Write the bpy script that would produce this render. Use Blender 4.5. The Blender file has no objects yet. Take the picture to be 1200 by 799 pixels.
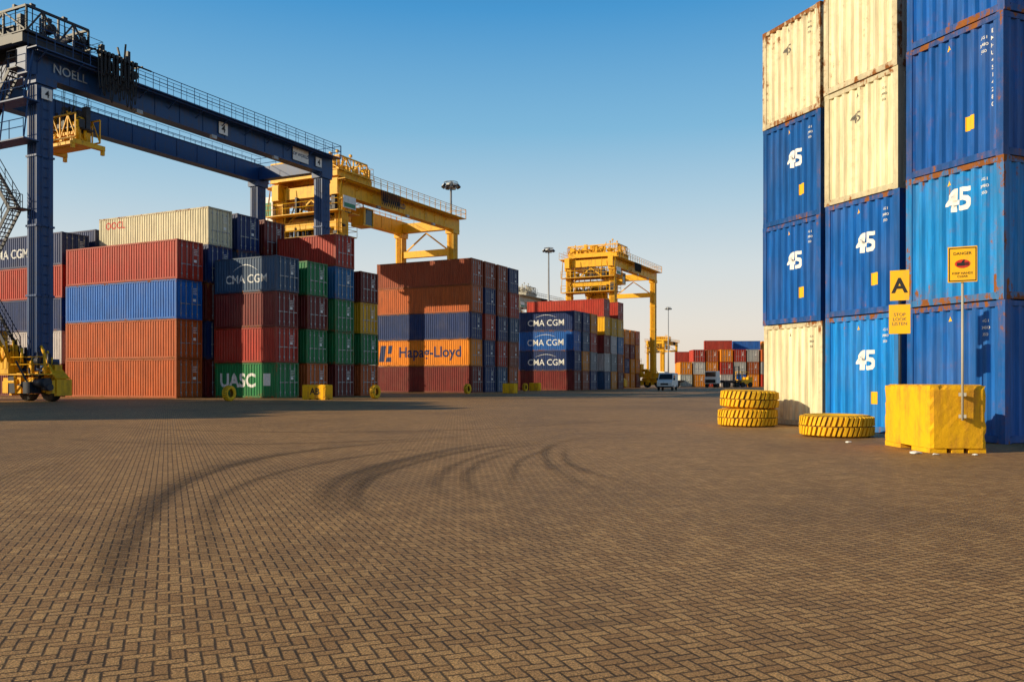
import bpy, bmesh, math, random
from mathutils import Vector, Matrix
random.seed(7)
sc=bpy.context.scene
COL=sc.collection
R=math.radians

# ------------------------------------------------------------------ materials
def newmat(name):
    m=bpy.data.materials.new(name); m.use_nodes=True
    nt=m.node_tree
    return m,nt,nt.nodes["Principled BSDF"]
def N(nt,t,**k):
    n=nt.nodes.new(t)
    for a,b in k.items(): setattr(n,a,b)
    return n
def math_(nt,op,a,b=None,c=None,clamp=False):
    n=nt.nodes.new("ShaderNodeMath"); n.operation=op; n.use_clamp=clamp
    for i,x in enumerate((a,b,c)):
        if x is None: continue
        if isinstance(x,(int,float)): n.inputs[i].default_value=x
        else: nt.links.new(x,n.inputs[i])
    return n.outputs[0]
def mapr(nt,v,a,b,c=0.0,d=1.0,smooth=True):
    n=nt.nodes.new("ShaderNodeMapRange")
    if smooth: n.interpolation_type='SMOOTHSTEP'
    nt.links.new(v,n.inputs[0])
    for i,x in enumerate((a,b,c,d)):
        if isinstance(x,(int,float)): n.inputs[i+1].default_value=x
        else: nt.links.new(x,n.inputs[i+1])
    return n.outputs[0]
def mixc(nt,f,a,b,mode='MIX'):
    n=nt.nodes.new("ShaderNodeMix"); n.data_type='RGBA'; n.blend_type=mode
    for i,x in ((0,f),(6,a),(7,b)):
        if isinstance(x,(int,float)): n.inputs[i].default_value=x
        elif isinstance(x,tuple): n.inputs[i].default_value=(*x[:3],1)
        else: nt.links.new(x,n.inputs[i])
    return n.outputs[2]
def noise(nt,vec,scale,detail=4,rough=.6):
    n=nt.nodes.new("ShaderNodeTexNoise"); n.inputs["Scale"].default_value=scale
    n.inputs["Detail"].default_value=detail; n.inputs["Roughness"].default_value=rough
    if vec is not None: nt.links.new(vec,n.inputs["Vector"])
    return n.outputs["Fac"]
def mapping(nt,vec,scale=(1,1,1),rot=(0,0,0),loc=(0,0,0)):
    n=nt.nodes.new("ShaderNodeMapping")
    nt.links.new(vec,n.inputs[0])
    n.inputs["Scale"].default_value=scale; n.inputs["Rotation"].default_value=rot; n.inputs["Location"].default_value=loc
    return n.outputs[0]

def container_mat(name,extra):
    m,nt,b=newmat(name)
    oi=N(nt,"ShaderNodeObjectInfo"); tc=N(nt,"ShaderNodeTexCoord")
    off=nt.nodes.new("ShaderNodeVectorMath"); off.operation='ADD'
    cmb=N(nt,"ShaderNodeCombineXYZ")
    r=math_(nt,'MULTIPLY',oi.outputs["Random"],300)
    for i in range(3): nt.links.new(r,cmb.inputs[i])
    nt.links.new(tc.outputs["Object"],off.inputs[0]); nt.links.new(cmb.outputs[0],off.inputs[1])
    v=off.outputs[0]
    fine=noise(nt,v,5,6,.7)
    streak=noise(nt,mapping(nt,v,(7,7,.55)),1.0,5,.65)
    big=noise(nt,v,.7,3,.5)
    sep=N(nt,"ShaderNodeSeparateXYZ"); nt.links.new(tc.outputs["Object"],sep.inputs[0])
    z=math_(nt,'ABSOLUTE',math_(nt,'DIVIDE',math_(nt,'SUBTRACT',sep.outputs[2],1.42),1.42))
    edge=math_(nt,'POWER',z,4)
    s=math_(nt,'ADD',math_(nt,'MULTIPLY',fine,.5),math_(nt,'MULTIPLY',streak,.5))
    patch=mapr(nt,noise(nt,v,1.1,3,.5),.35,.7,-.05,.05)
    s=math_(nt,'ADD',s,patch)
    s=math_(nt,'ADD',s,math_(nt,'MULTIPLY',edge,.09))
    s=math_(nt,'ADD',s,math_(nt,'MULTIPLY',oi.outputs["Alpha"],.15))
    mask=mapr(nt,s,.72-extra,.78-extra)
    stain=mapr(nt,s,.59-extra,.81-extra)
    fade=mapr(nt,streak,.3,.75,.62,1.12)
    fc=N(nt,"ShaderNodeCombineColor")
    for i in range(3): nt.links.new(fade,fc.inputs[i])
    c=mixc(nt,1.0,oi.outputs["Color"],fc.outputs[0],'MULTIPLY')
    dust=mapr(nt,big,.45,.75,0,.07)
    c=mixc(nt,dust,c,(.36,.27,.17))
    c=mixc(nt,math_(nt,'MULTIPLY',stain,.42),c,(.18,.075,.025))
    rc=mixc(nt,fine,(.05,.018,.010),(.40,.14,.03))
    c=mixc(nt,mask,c,rc)
    nt.links.new(c,b.inputs["Base Color"])
    nt.links.new(mapr(nt,mask,0,1,.5,.9),b.inputs["Roughness"])
    b.inputs["Specular IOR Level"].default_value=.3
    bp=N(nt,"ShaderNodeBump"); bp.inputs["Strength"].default_value=.25; bp.inputs["Distance"].default_value=.01
    nt.links.new(math_(nt,'ADD',fine,math_(nt,'MULTIPLY',big,2)),bp.inputs["Height"]); nt.links.new(bp.outputs[0],b.inputs["Normal"])
    return m
M_CONT=container_mat("container_paint",0.0)
M_FRAME=container_mat("container_frame_paint",0.045)

def paint(name,col,rough=.5,dirt=.35,dirtcol=(.08,.05,.03),scale=1.5,metal=0.0,thr=.5,bump=0):
    m,nt,b=newmat(name)
    tc=N(nt,"ShaderNodeTexCoord")
    n1=noise(nt,tc.outputs["Object"],scale,6,.7)
    n2=noise(nt,mapping(nt,tc.outputs["Object"],(5,5,.6)),1.2,4,.6)
    s=math_(nt,'ADD',math_(nt,'MULTIPLY',n1,.5),math_(nt,'MULTIPLY',n2,.5))
    f=mapr(nt,s,thr-.04,thr+.18,0,dirt)
    c=mixc(nt,f,col,dirtcol)
    nt.links.new(c,b.inputs["Base Color"])
    b.inputs["Roughness"].default_value=rough; b.inputs["Metallic"].default_value=metal
    b.inputs["Specular IOR Level"].default_value=.35
    if bump:
        n3=noise(nt,tc.outputs["Object"],22,6,.75)
        bp=N(nt,"ShaderNodeBump"); bp.inputs["Strength"].default_value=bump; bp.inputs["Distance"].default_value=.02
        nt.links.new(math_(nt,'ADD',n3,n1),bp.inputs["Height"]); nt.links.new(bp.outputs[0],b.inputs["Normal"])
    return m
M_BLUE=paint("crane_blue_paint",(.012,.060,.19),.45,.5)
M_YEL=paint("crane_yellow_paint",(.88,.46,.006),.5,.55,(.20,.10,.015))
M_YBLK=paint("yellow_block_paint",(.93,.49,.006),.9,.75,(.50,.21,.03),1.6,thr=.48,bump=.5)
M_TYRE=paint("yellow_painted_rubber",(.90,.49,.010),.75,.8,(.16,.09,.025),5.0,thr=.54)
M_TYRED=paint("dirty_groove_shade_rubber",(.50,.26,.010),.8,.95,(.04,.028,.018),4.0,thr=.42)  # dirtier yellow, with the shade of tread grooves and hollow painted in
M_SIGN=paint("sign_yellow",(.92,.49,.008),.4,.3,(.4,.3,.1),3)
M_WHITE=paint("white_paint",(.80,.80,.77),.45,.35,(.3,.26,.2),3)
M_RED=paint("red_paint",(.6,.03,.02),.45,.2)
M_BLACK=paint("black_paint",(.015,.015,.017),.5,.1)
M_MARKG=paint("faded_black_stencil",(.12,.11,.09),.6,.3,(.3,.25,.15))
M_NAVY=paint("navy_paint",(.01,.03,.12),.5,.1)
M_RUB=paint("black_rubber",(.02,.02,.02),.8,.5,(.10,.08,.06),3)
M_DARK=paint("dark_steel",(.022,.028,.042),.5,.5,(.09,.055,.03),2)
M_GREY=paint("galvanised_steel",(.35,.36,.37),.45,.4,(.16,.12,.08),2,.3)
M_PALE=paint("pale_crane_paint",(.45,.42,.34),.5,.4,(.2,.15,.1),1)
M_GRN=paint("green_paint",(.03,.25,.12),.5,.2)
def glassm():
    m,nt,b=newmat("dark_glass"); b.inputs["Base Color"].default_value=(.02,.03,.035,1); b.inputs["Roughness"].default_value=.08
    return m
M_GLASS=glassm()
def lampm():
    m,nt,b=newmat("lamp_lens"); b.inputs["Base Color"].default_value=(.7,.7,.66,1); b.inputs["Roughness"].default_value=.15
    return m
M_LENS=lampm()

# ------------------------------------------------------------------ mesh helpers
def box(bm,x0,x1,y0,y1,z0,z1,mi=0):
    vs=[bm.verts.new((x,y,z)) for z in (z0,z1) for y in (y0,y1) for x in (x0,x1)]
    for f in ((0,2,3,1),(4,5,7,6),(0,1,5,4),(2,6,7,3),(0,4,6,2),(1,3,7,5)):
        fc=bm.faces.new([vs[i] for i in f]); fc.material_index=mi
def tube(bm,a,b,r,seg=6,r2=None,mi=0,caps=True):
    a=Vector(a); b=Vector(b); d=b-a
    if d.length<1e-6: return
    d.normalize(); up=Vector((0,0,1)) if abs(d.z)<.95 else Vector((1,0,0))
    p=d.cross(up).normalized(); q=d.cross(p)
    r2=r if r2 is None else r2
    A=[];B=[]
    for i in range(seg):
        t=2*math.pi*i/seg
        o=p*math.cos(t)+q*math.sin(t)
        A.append(bm.verts.new(a+o*r)); B.append(bm.verts.new(b+o*r2))
    for i in range(seg):
        j=(i+1)%seg
        f=bm.faces.new((A[i],A[j],B[j],B[i])); f.material_index=mi; f.smooth=seg>7
    if caps:
        f=bm.faces.new(A[::-1]); f.material_index=mi
        f=bm.faces.new(B); f.material_index=mi
def beam(bm,a,b,w,h):
    a=Vector(a); b=Vector(b); d=(b-a).normalized()
    up=Vector((0,0,1)) if abs(d.z)<.95 else Vector((1,0,0))
    p=d.cross(up).normalized(); q=p.cross(d)
    vs=[]
    for c in (a,b):
        for s,t in ((-1,-1),(1,-1),(1,1),(-1,1)):
            vs.append(bm.verts.new(c+p*s*w/2+q*t*h/2))
    for f in ((0,1,2,3),(7,6,5,4),(0,4,5,1),(1,5,6,2),(2,6,7,3),(3,7,4,0)):
        bm.faces.new([vs[i] for i in f])
def mesh_of(bm,name,mats,bevel=0):
    if bevel:
        bmesh.ops.bevel(bm,geom=bm.edges[:],offset=bevel,segments=2,affect='EDGES',clamp_overlap=True)
    bmesh.ops.recalc_face_normals(bm,faces=bm.faces[:])
    me=bpy.data.meshes.new(name); bm.to_mesh(me); bm.free()
    for m in (mats if isinstance(mats,(list,tuple)) else [mats]): me.materials.append(m)
    return me
def obj(name,me,parent=None,loc=(0,0,0),rot=(0,0,0),color=None):
    o=bpy.data.objects.new(name,me); COL.objects.link(o)
    o.location=loc; o.rotation_euler=rot
    if parent is not None: o.parent=parent
    if color: o.color=color
    return o
def empty(name,loc,yaw,label,cat,group=None):
    o=bpy.data.objects.new(name,None); COL.objects.link(o)
    o.location=loc; o.rotation_euler=(0,0,yaw); o.empty_display_size=.3
    o["label"]=label; o["category"]=cat
    if group: o["group"]=group
    return o

# ------------------------------------------------------------------ containers
DS=.042; DF=.060; PO=.012
def breaks(length):
    n=max(1,round(length/.265)); p=length/n
    return n,p
def prof(t,start,length,depth):
    n,p=breaks(length); s=(t-start)/p
    if s<0 or s>n: return 0
    f=s-math.floor(s)
    if f<.30: return 0
    if f<.5: return depth*(f-.30)/.20
    if f<.80: return depth
    return depth*(1-(f-.80)/.20)
def break_list(start,length):
    n,p=breaks(length); out=[]
    for k in range(n):
        for q in (0,.30,.5,.80): out.append(start+(k+q)*p)
    out.append(start+length)
    return out
WALLS={};FRAMES={};DOORS={}
def wall_mesh(L,H):
    if (L,H) in WALLS: return WALLS[(L,H)]
    bm=bmesh.new()
    z0,z1=.15,H-.11
    xs=break_list(-L/2+.15,L-.3)
    for sgn in (-1,1):
        prev=None
        for x in xs:
            y=sgn*(1.22-PO-prof(x+1e-6,-L/2+.15,L-.3,DS))
            a=bm.verts.new((x,y,z0)); b=bm.verts.new((x,y,z1))
            if prev: bm.faces.new((prev[0],a,b,prev[1]))
            prev=(a,b)
    ys=break_list(-1.22+.15,2.44-.3)
    prev=None
    for y in ys:
        x=-(L/2-PO-prof(y+1e-6,-1.07,2.14,DF))
        a=bm.verts.new((x,y,z0)); b=bm.verts.new((x,y,z1))
        if prev: bm.faces.new((prev[0],a,b,prev[1]))
        prev=(a,b)
    n=int(L/.5); 
    prev=None
    for i in range(n*2+1):
        x=-L/2+.1+(L-.2)*i/(n*2); z=H-.03-(.02 if i%2 else 0)
        a=bm.verts.new((x,-1.17,z)); b=bm.verts.new((x,1.17,z))
        if prev: bm.faces.new((prev[0],a,b,prev[1]))
        prev=(a,b)
    box(bm,-L/2+.1,L/2-.1,-1.15,1.15,.05,.13)
    me=mesh_of(bm,"corrugated_wall",M_CONT); WALLS[(L,H)]=me; return me
def frame_mesh(L,H):
    if (L,H) in FRAMES: return FRAMES[(L,H)]
    bm=bmesh.new(); e=.003
    for sx in (-1,1):
        for sy in (-1,1):
            xa,xb=sorted((sx*L/2,sx*(L/2-.16))); ya,yb=sorted((sy*1.22,sy*1.06))
            box(bm,xa,xb,ya,yb,.12,H-.12)
            xa,xb=sorted((sx*(L/2+e),sx*(L/2-.18))); ya,yb=sorted((sy*(1.22+e),sy*1.05))
            box(bm,xa,xb,ya,yb,0,.12); box(bm,xa,xb,ya,yb,H-.12,H)
    for sy in (-1,1):
        ya,yb=sorted((sy*1.217,sy*1.15))
        box(bm,-L/2+.18,L/2-.18,ya,yb,.015,.16)
        box(bm,-L/2+.18,L/2-.18,ya,yb,H-.12,H-.012)
    for sx in (-1,1):
        xa,xb=sorted((sx*(L/2-.003),sx*(L/2-.09)))
        box(bm,xa,xb,-1.05,1.05,.015,.155)
        box(bm,xa,xb,-1.05,1.05,H-.125,H-.012)
    me=mesh_of(bm,"container_frame",M_FRAME); FRAMES[(L,H)]=me; return me
def door_mesh(L,H):
    if (L,H) in DOORS: return DOORS[(L,H)]
    bm=bmesh.new()
    z0,z1=.17,H-.14; x=L/2-.05
    n=5; hh=(z1-z0)/n
    for k in range(n):
        box(bm,x-.03,x,.02,1.03,z0+k*hh,z0+k*hh+hh*.35)
        box(bm,x-.03,x-.02,.02,1.03,z0+k*hh+hh*.35,z0+(k+1)*hh)
    leaf=mesh_of(bm,"door_leaf",M_CONT)
    bm=bmesh.new()
    for y in (.28,.76):
        tube(bm,(x+.03,y,.08),(x+.03,y,H-.06),.022,6)
        box(bm,x,x+.05,y-.05,y+.05,.35,.47); box(bm,x,x+.05,y-.05,y+.05,H-.5,H-.38)
        box(bm,x+.03,x+.055,y-.02,y+.34,1.12,1.17)
        box(bm,x,x+.05,y-.05,y+.05,1.08,1.2)
    rods=mesh_of(bm,"lock_rods",M_GREY)
    bm=bmesh.new()
    random.seed(3)
    for k in range(4):
        w=.5-.08*(k%3)
        for j in range(int(w/.065)):
            box(bm,x-.005,x+.004,.40+j*.065,.44+j*.065,H-.62-k*.13,H-.56-k*.13)
    box(bm,x-.005,x+.004,.40,.66,1.35,1.55)
    plate=mesh_of(bm,"marking_panel",M_WHITE)
    DOORS[(L,H)]=(leaf,rods,plate); return DOORS[(L,H)]

def text_geom(s,size,bold=.0,shear=0,sp=1.0):
    cu=bpy.data.curves.new("t","FONT"); cu.body=s; cu.size=size; cu.align_x='CENTER'; cu.align_y='CENTER'
    cu.offset=bold*size; cu.shear=shear; cu.space_character=sp; cu.resolution_u=3
    o=bpy.data.objects.new("t",cu); COL.objects.link(o)
    bpy.context.view_layer.update()
    dg=bpy.context.evaluated_depsgraph_get()
    me=bpy.data.meshes.new_from_object(o.evaluated_get(dg))
    bpy.data.objects.remove(o); 
    bm=bmesh.new(); bm.from_mesh(me); bpy.data.meshes.remove(me)
    if bm.verts:
        xs=[v.co.x for v in bm.verts]; ys=[v.co.y for v in bm.verts]
        c=Vector(((min(xs)+max(xs))/2,(min(ys)+max(ys))/2,0))
        for v in bm.verts: v.co-=c
    return bm
def shape_geom(polys):
    bm=bmesh.new()
    for p in polys:
        bm.faces.new([bm.verts.new((x,y,0)) for x,y in p])
    return bm
def put_on(bm,parent,L,H,face,ca,cz,mat,name="lettering",lift=.004):
    for v in bm.verts: v.co.x+=ca; v.co.y+=cz
    if face in('side','front'):
        st,ln=(-L/2+.15,L-.3) if face=='side' else (-1.07,2.14)
        xs=[v.co.x for v in bm.verts]; lo,hi=min(xs),max(xs)
        for b in break_list(st,ln):
            bb=b if face=='side' else -b
            if lo<bb<hi:
                bmesh.ops.bisect_plane(bm,geom=bm.verts[:]+bm.edges[:]+bm.faces[:],plane_co=(bb,0,0),plane_no=(1,0,0),dist=1e-5)
        for v in bm.verts:
            a,z=v.co.x,v.co.y
            if face=='side': v.co=(a,-(1.22-PO-prof(a,st,ln,DS))-lift,z)
            else: v.co=(-(L/2-PO-prof(-a,st,ln,DF))-lift,-a,z)
    elif face=='door':
        for v in bm.verts: v.co=(L/2-.05+lift,v.co.x,v.co.y)
    me=mesh_of(bm,name,mat)
    return obj(name,me,parent)

PAL={
'rusty orange':(.56,.115,.016),'brick red':(.48,.034,.014),'maroon':(.18,.015,.013),'blue':(.003,.14,.54),'navy blue':(.004,.030,.14),
'green':(.003,.20,.06),'teal':(.008,.18,.42),'orange':(.95,.31,.004),'yellow':(.92,.49,.006),'cream':(.84,.75,.50),'grey blue':(.025,.08,.18),
'brown':(.34,.056,.015),'white':(.64,.62,.57),'bright blue':(.002,.12,.48),'light blue':(.006,.27,.76),'grey':(.25,.26,.27)}
def container(cx,cy,z,yaw,L,H,colour,rust=.25,desc="",doors=True,group="containers stacked in the yard"):
    c=PAL[colour]; j=random.uniform(.82,1.15)
    color=(c[0]*j,c[1]*j*random.uniform(.93,1.06),c[2]*j,rust)
    size="long" if L>10 else "short"
    lab=f"{colour} {size} shipping container {desc}".strip()
    e=empty("shipping_container",(cx,cy,z),yaw,lab,"shipping container",group)
    obj("corrugated_wall",wall_mesh(L,H),e,color=color)
    obj("container_frame",frame_mesh(L,H),e,color=(color[0]*.8,color[1]*.8,color[2]*.8,min(1,rust+.1)))
    if doors:
        leaf,rods,plate=door_mesh(L,H)
        for s in (0,1):
            d=obj("door",leaf,e,loc=(0,0 if s else -1.05,0),color=color)
            obj("lock_rod",rods,d,color=color)
            if s: obj("marking_panel",plate,d)
    else:
        bm=bmesh.new(); box(bm,L/2-.06,L/2-.03,-1.05,1.05,.16,H-.13)
        obj("end_panel",mesh_of(bm,"end_panel",M_CONT),e,color=color)
    return e

TH=R(26.5)
U=Vector((math.sin(TH),math.cos(TH))); V=Vector((math.cos(TH),-math.sin(TH)))
def bay(corner,col,L,H,spec,pitch=3.0,yaw=-TH,desc="stacked in a yard row",z0=0):
    u=Vector((-math.sin(yaw),math.cos(yaw))); v=Vector((math.cos(yaw),math.sin(yaw)))
    c=Vector(corner)+u*(pitch*col+1.22)-v*(L/2)
    out=[]; z=z0
    for s in spec:
        if s is None: z+=H; continue
        jx=random.uniform(-.06,.06)
        p=c+v*jx+u*random.uniform(-.03,.03)
        out.append(container(p.x,p.y,z,yaw+random.uniform(-.002,.002),L,H,s,rust=random.uniform(.1,.55),desc=desc))
        z+=H+.004
    return out
L40,L20,L45=12.19,6.06,13.72
def logo_waves(w,h):
    top=[];bot=[]
    for i in range(13):
        t=i/12; x=-w/2+w*t
        y=h*math.sin(math.pi*t)
        top.append((x,y+ .02+.12*math.sin(math.pi*t)*h)); bot.append((x,y))
    return [[bot[i],bot[i+1],top[i+1],top[i]] for i in range(12)]
def shipping_name(c,L,H,s,size,ca,cz,mat,bold=.02,shear=0,sp=1.0):
    put_on(text_geom(s,size,bold,shear,sp),c,L,H,'side',ca,cz,mat)

S1=(-24.4,62.1)
a=bay(S1,0,L40,2.9,['rusty orange','rusty orange','blue','brick red'],desc="under the blue gantry crane")
a=bay(S1,1,L40,2.9,['maroon','navy blue','maroon','navy blue','cream'],desc="at the top of a tall stack")
shipping_name(a[4],L40,2.9,"OOCL",.8,-4.2,2.25,M_RED,.02)
bay(S1,2,L40,2.9,['navy blue','maroon','navy blue','grey blue','navy blue'])
bay(S1,3,L40,2.9,['maroon','navy blue','maroon','navy blue','maroon'])
bay(S1,4,L40,2.6,['maroon','navy blue','brown','navy blue','navy blue'])
S0=(S1[0]-V.x*12.7,S1[1]-V.y*12.7)
a=bay(S0,0,L40,2.62,['maroon','white','navy blue','brick red','navy blue'],desc="behind the blue crane leg")
shipping_name(a[4],L40,2.62,"CMA CGM",1.05,-.5,1.2,M_WHITE,.01)
a=bay(S0,1,L40,2.75,['brown','blue','maroon','navy blue','navy blue'])
bay(S0,2,L40,2.75,['brown','blue','maroon','navy blue'])
S2=(-17.15,62.0)
D2="in a stack of short containers"
PP=3.4
a=bay(S2,0,L20,2.6,['green','brick red','maroon','grey blue'],pitch=PP,desc=D2)
shipping_name(a[0],L20,2.6,"UASC",1.4,-.75,1.3,M_WHITE,.03)
put_on(shape_geom([[(-.35,-.4),(.35,-.4),(.35,.5),(-.35,.5)]]),a[0],L20,2.6,'side',2.1,1.3,M_WHITE,"logo")
shipping_name(a[3],L20,2.6,"CMA CGM",.88,.1,1.0,M_WHITE,.01)
put_on(shape_geom(logo_waves(2.4,.42)),a[3],L20,2.6,'side',0,1.6,M_WHITE,"logo")
bay(S2,1,L20,2.6,['rusty orange','green','maroon','green'],pitch=PP,desc=D2)
bay(S2,2,L20,2.6,['maroon','green','green','teal','brick red'],pitch=PP,desc=D2)
bay(S2,3,L20,2.6,['rusty orange','green','yellow','maroon'],pitch=PP,desc=D2)
S3=(-4.3,90.5)
D3="beneath the yellow gantry crane"
a=bay(S3,0,L40,2.86,['maroon','orange','navy blue','rusty orange'],pitch=3.0,desc=D3)
shipping_name(a[1],L40,2.86,"Hapag-Lloyd",1.6,.9,1.35,M_NAVY,.02)
put_on(shape_geom([[(-.9,-.9),(-.2,-.9),(.1,.9),(-.6,.9)],[(-.0,-.9),(.75,-.9),(.75,-.4),(.2,-.4)],[(.3,.0),(.8,.0),(.95,.9),(.45,.9)]]),a[1],L40,2.86,'side',-4.9,1.4,M_NAVY,"logo")
bay(S3,1,L40,2.86,['navy blue','navy blue','brick red','navy blue','brown'],desc=D3)
a=bay((S3[0],S3[1]),0,L40,2.86,['brown'],desc=D3,z0=2.864*4)
bay(S3,2,L40,2.86,['grey blue','brick red','navy blue','brown','brown'],desc=D3)
bay(S3,3,L40,2.86,['rusty orange','brown','grey blue','brick red','navy blue'],desc=D3)
S4=(8.1,111)
D4="in a stack beside the lane"
a=bay(S4,0,L40,2.6,['maroon','navy blue','blue','navy blue'],desc=D4)
for k in (1,2,3):
    shipping_name(a[k],L40,2.6,"CMA CGM",1.15,2.0,1.1,M_WHITE,.008)
    put_on(shape_geom(logo_waves(3.0,.32)),a[k],L40,2.6,'side',2.0,1.8,M_WHITE,"logo")
bay(S4,1,L40,2.6,['brown','orange','grey blue','navy blue'],desc=D4)
bay(S4,2,L40,2.6,['navy blue','grey','brick red','orange'],desc=D4)
S5=(13.2,122)
bay(S5,0,L40,2.6,['grey blue','white','maroon','yellow','brick red'],desc=D4)
bay(S5,1,L40,2.6,['orange','grey','white','yellow'],desc=D4)
bay(S5,2,L40,2.6,['maroon','brown','teal','yellow','brick red'],desc=D4)
S6=(18.8,149)
for i,sp in enumerate((['brown','orange','orange','orange'],['orange','navy blue','brown','orange'],['orange','orange','maroon','orange'],['brown','orange','orange','rusty orange'])):
    bay(S6,i,L40,2.6,sp,desc="in a stack by the lane")
DD="at the end of the lane"
cols=[['white','orange'],['orange','white','brick red'],['brick red','orange','rusty orange'],['white','brick red','orange'],['blue','white','brick red'],
      ['orange','rusty orange','white'],['brick red','grey','rusty orange'],['white','orange','blue'],['orange','brick red','orange'],['navy blue','white','brick red'],['rusty orange','orange','white']]
for i,spc in enumerate(cols):
    bay((35.5,180-.3*i+(i%3)*.4),i,L20,2.6,spc,pitch=2.75,yaw=R(-93),desc=DD)
for (x,y,L,sp) in ((43,192,L20,['white','orange','brick red']),(50,194,L20,['orange','brown','rusty orange','brick red']),
                   (57,196,L20,['grey','orange','white','blue']),(64,197,L20,['brick red','white','rusty orange','orange']),
                   (78,200,L40,['brick red','grey','rusty orange']),(92,200,L40,['navy blue','brick red','brown'])):
    bay((x,y),0,L,2.6,sp,yaw=R(-6),desc=DD)
for (x,y,n) in ((-38.2,17.0,3),(-38.4,20,4),(-38.8,23.3,4),(-39,26.5,5),(-40,30,5),(-41,34,5),(-41,37,5)):  # unseen stacks added at left; their heights shape the shadow band on the paving
    bay((x,y),0,L40,2.9,['brick red','blue','maroon','navy blue','brown'][:n],yaw=-TH,desc="out of view, added to shade the paving")

YR=R(21.8); XD=Vector((math.cos(YR),math.sin(YR))); YD=Vector((-math.sin(YR),math.cos(YR)))
def rstack(corner,spec,tz=1.78):
    c=Vector(corner)+XD*(L45/2)-YD*1.22
    z=0; out=[]
    for (colr,rust,txt) in spec:
        e=container(c.x+random.uniform(-.03,.03),c.y,z,YR+random.uniform(-.004,.004),L45,2.9,colr,rust=rust,
            desc="stacked end-on to the lane",group="tall containers stacked end-on to the lane")
        cream=colr=='cream'
        if txt:
            put_on(text_geom("45",.66 if not cream else .36,.03 if not cream else .01,.04,.95),e,L45,2.9,'front',.1 if not cream else -.15,tz if not cream else 2.05,M_WHITE if not cream else M_MARKG)
        if not cream:
            put_on(shape_geom([[(-.12,-.15),(.12,-.15),(.12,.15),(-.12,.15)]]),e,L45,2.9,'front',.42,.85,M_SIGN,"sticker")
            put_on(text_geom("!",.2,.02),e,L45,2.9,'front',.42,.85,M_BLACK,"lettering",.008)
        put_on(shape_geom([[(-.07,-.06),(.07,-.06),(0,.09)]]),e,L45,2.9,'front',-.1,2.6,M_SIGN if not cream else M_MARKG,"sticker")
        for q,s in enumerate(("45G1","30480","3850")):
            put_on(text_geom(s,.085,.01),e,L45,2.9,'front',.74,2.5-q*.14,M_WHITE if not cream else M_MARKG)
        out.append(e); z+=2.904
    return out
A=rstack((7.51,25.5),[('cream',.2,False),('bright blue',.2,True),('bright blue',.25,True),('cream',.9,True)])
B=rstack((8.19,22.35),[('light blue',.25,True),('bright blue',.3,True),('cream',.4,True),('cream',.6,False)])
C=rstack((8.93,19.35),[('bright blue',.4,False),('light blue',.7,True),('bright blue',.45,False),('bright blue',.5,False)],2.2)
for e in (C[2],C[3]):
    s="EMHU4514280"
    for i,ch in enumerate(s):
        put_on(text_geom(ch,.12,.015),e,L45,2.9,'front',.93,2.6-i*.15,M_WHITE)

# ------------------------------------------------------------------ ground
m,nt,b=newmat("block_paving")
tc=N(nt,"ShaderNodeTexCoord")
wob=N(nt,"ShaderNodeTexNoise"); wob.inputs["Scale"].default_value=6; nt.links.new(tc.outputs["Object"],wob.inputs["Vector"])
wv=nt.nodes.new("ShaderNodeVectorMath"); wv.operation='MULTIPLY_ADD'
nt.links.new(wob.outputs["Color"],wv.inputs[0]); wv.inputs[1].default_value=(.012,.012,0); nt.links.new(tc.outputs["Object"],wv.inputs[2])
P=mapping(nt,wv.outputs[0],(14.6,14.6,1),(0,0,R(68)),(400.3,400.7,0))
sep=N(nt,"ShaderNodeSeparateXYZ"); nt.links.new(P,sep.inputs[0])
X,Y=sep.outputs[0],sep.outputs[1]
i=math_(nt,'FLOOR',X); j=math_(nt,'FLOOR',Y)
fx=math_(nt,'SUBTRACT',X,i); fy=math_(nt,'SUBTRACT',Y,j)
k=math_(nt,'FLOORED_MODULO',math_(nt,'SUBTRACT',i,j),4)
k=math_(nt,'ROUND',k)
isv=math_(nt,'GREATER_THAN',k,1.5)
k1=math_(nt,'COMPARE',k,1,.1); k2=math_(nt,'COMPARE',k,2,.1)
alongH=math_(nt,'ADD',fx,k1); alongV=math_(nt,'ADD',fy,k2)
def sel(f,a,b_):
    n=nt.nodes.new("ShaderNodeMix"); n.data_type='FLOAT'
    nt.links.new(f,n.inputs[0]); nt.links.new(a,n.inputs[2]); nt.links.new(b_,n.inputs[3]); return n.outputs[0]
al=sel(isv,alongH,alongV); ac=sel(isv,fy,fx)
d=math_(nt,'MINIMUM',math_(nt,'MINIMUM',al,math_(nt,'SUBTRACT',2,al)),math_(nt,'MINIMUM',ac,math_(nt,'SUBTRACT',1,ac)))
idx=math_(nt,'SUBTRACT',i,k1); idy=math_(nt,'SUBTRACT',j,k2)
cb=N(nt,"ShaderNodeCombineXYZ"); nt.links.new(idx,cb.inputs[0]); nt.links.new(idy,cb.inputs[1])
wn=N(nt,"ShaderNodeTexWhiteNoise"); nt.links.new(cb.outputs[0],wn.inputs[0])
grain=noise(nt,tc.outputs["Object"],85,5,.9)
mid=noise(nt,tc.outputs["Object"],2.2,6,.65)
big=noise(nt,mapping(nt,tc.outputs["Object"],(1,.6,1),(0,0,R(-20))),.22,5,.65)
spots=noise(nt,mapping(nt,tc.outputs["Object"],(1,1,1),(0,0,0),(31,17,0)),.9,7,.75)
dj=math_(nt,'ADD',d,math_(nt,'MULTIPLY',math_(nt,'SUBTRACT',grain,.5),.34))
mort=mapr(nt,dj,.04,.17,.0,1)
c=mixc(nt,wn.outputs[0],(.47,.25,.095),(.76,.44,.175))
c=mixc(nt,mapr(nt,mid,.35,.7,0,.5),c,(.46,.26,.11))
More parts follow.
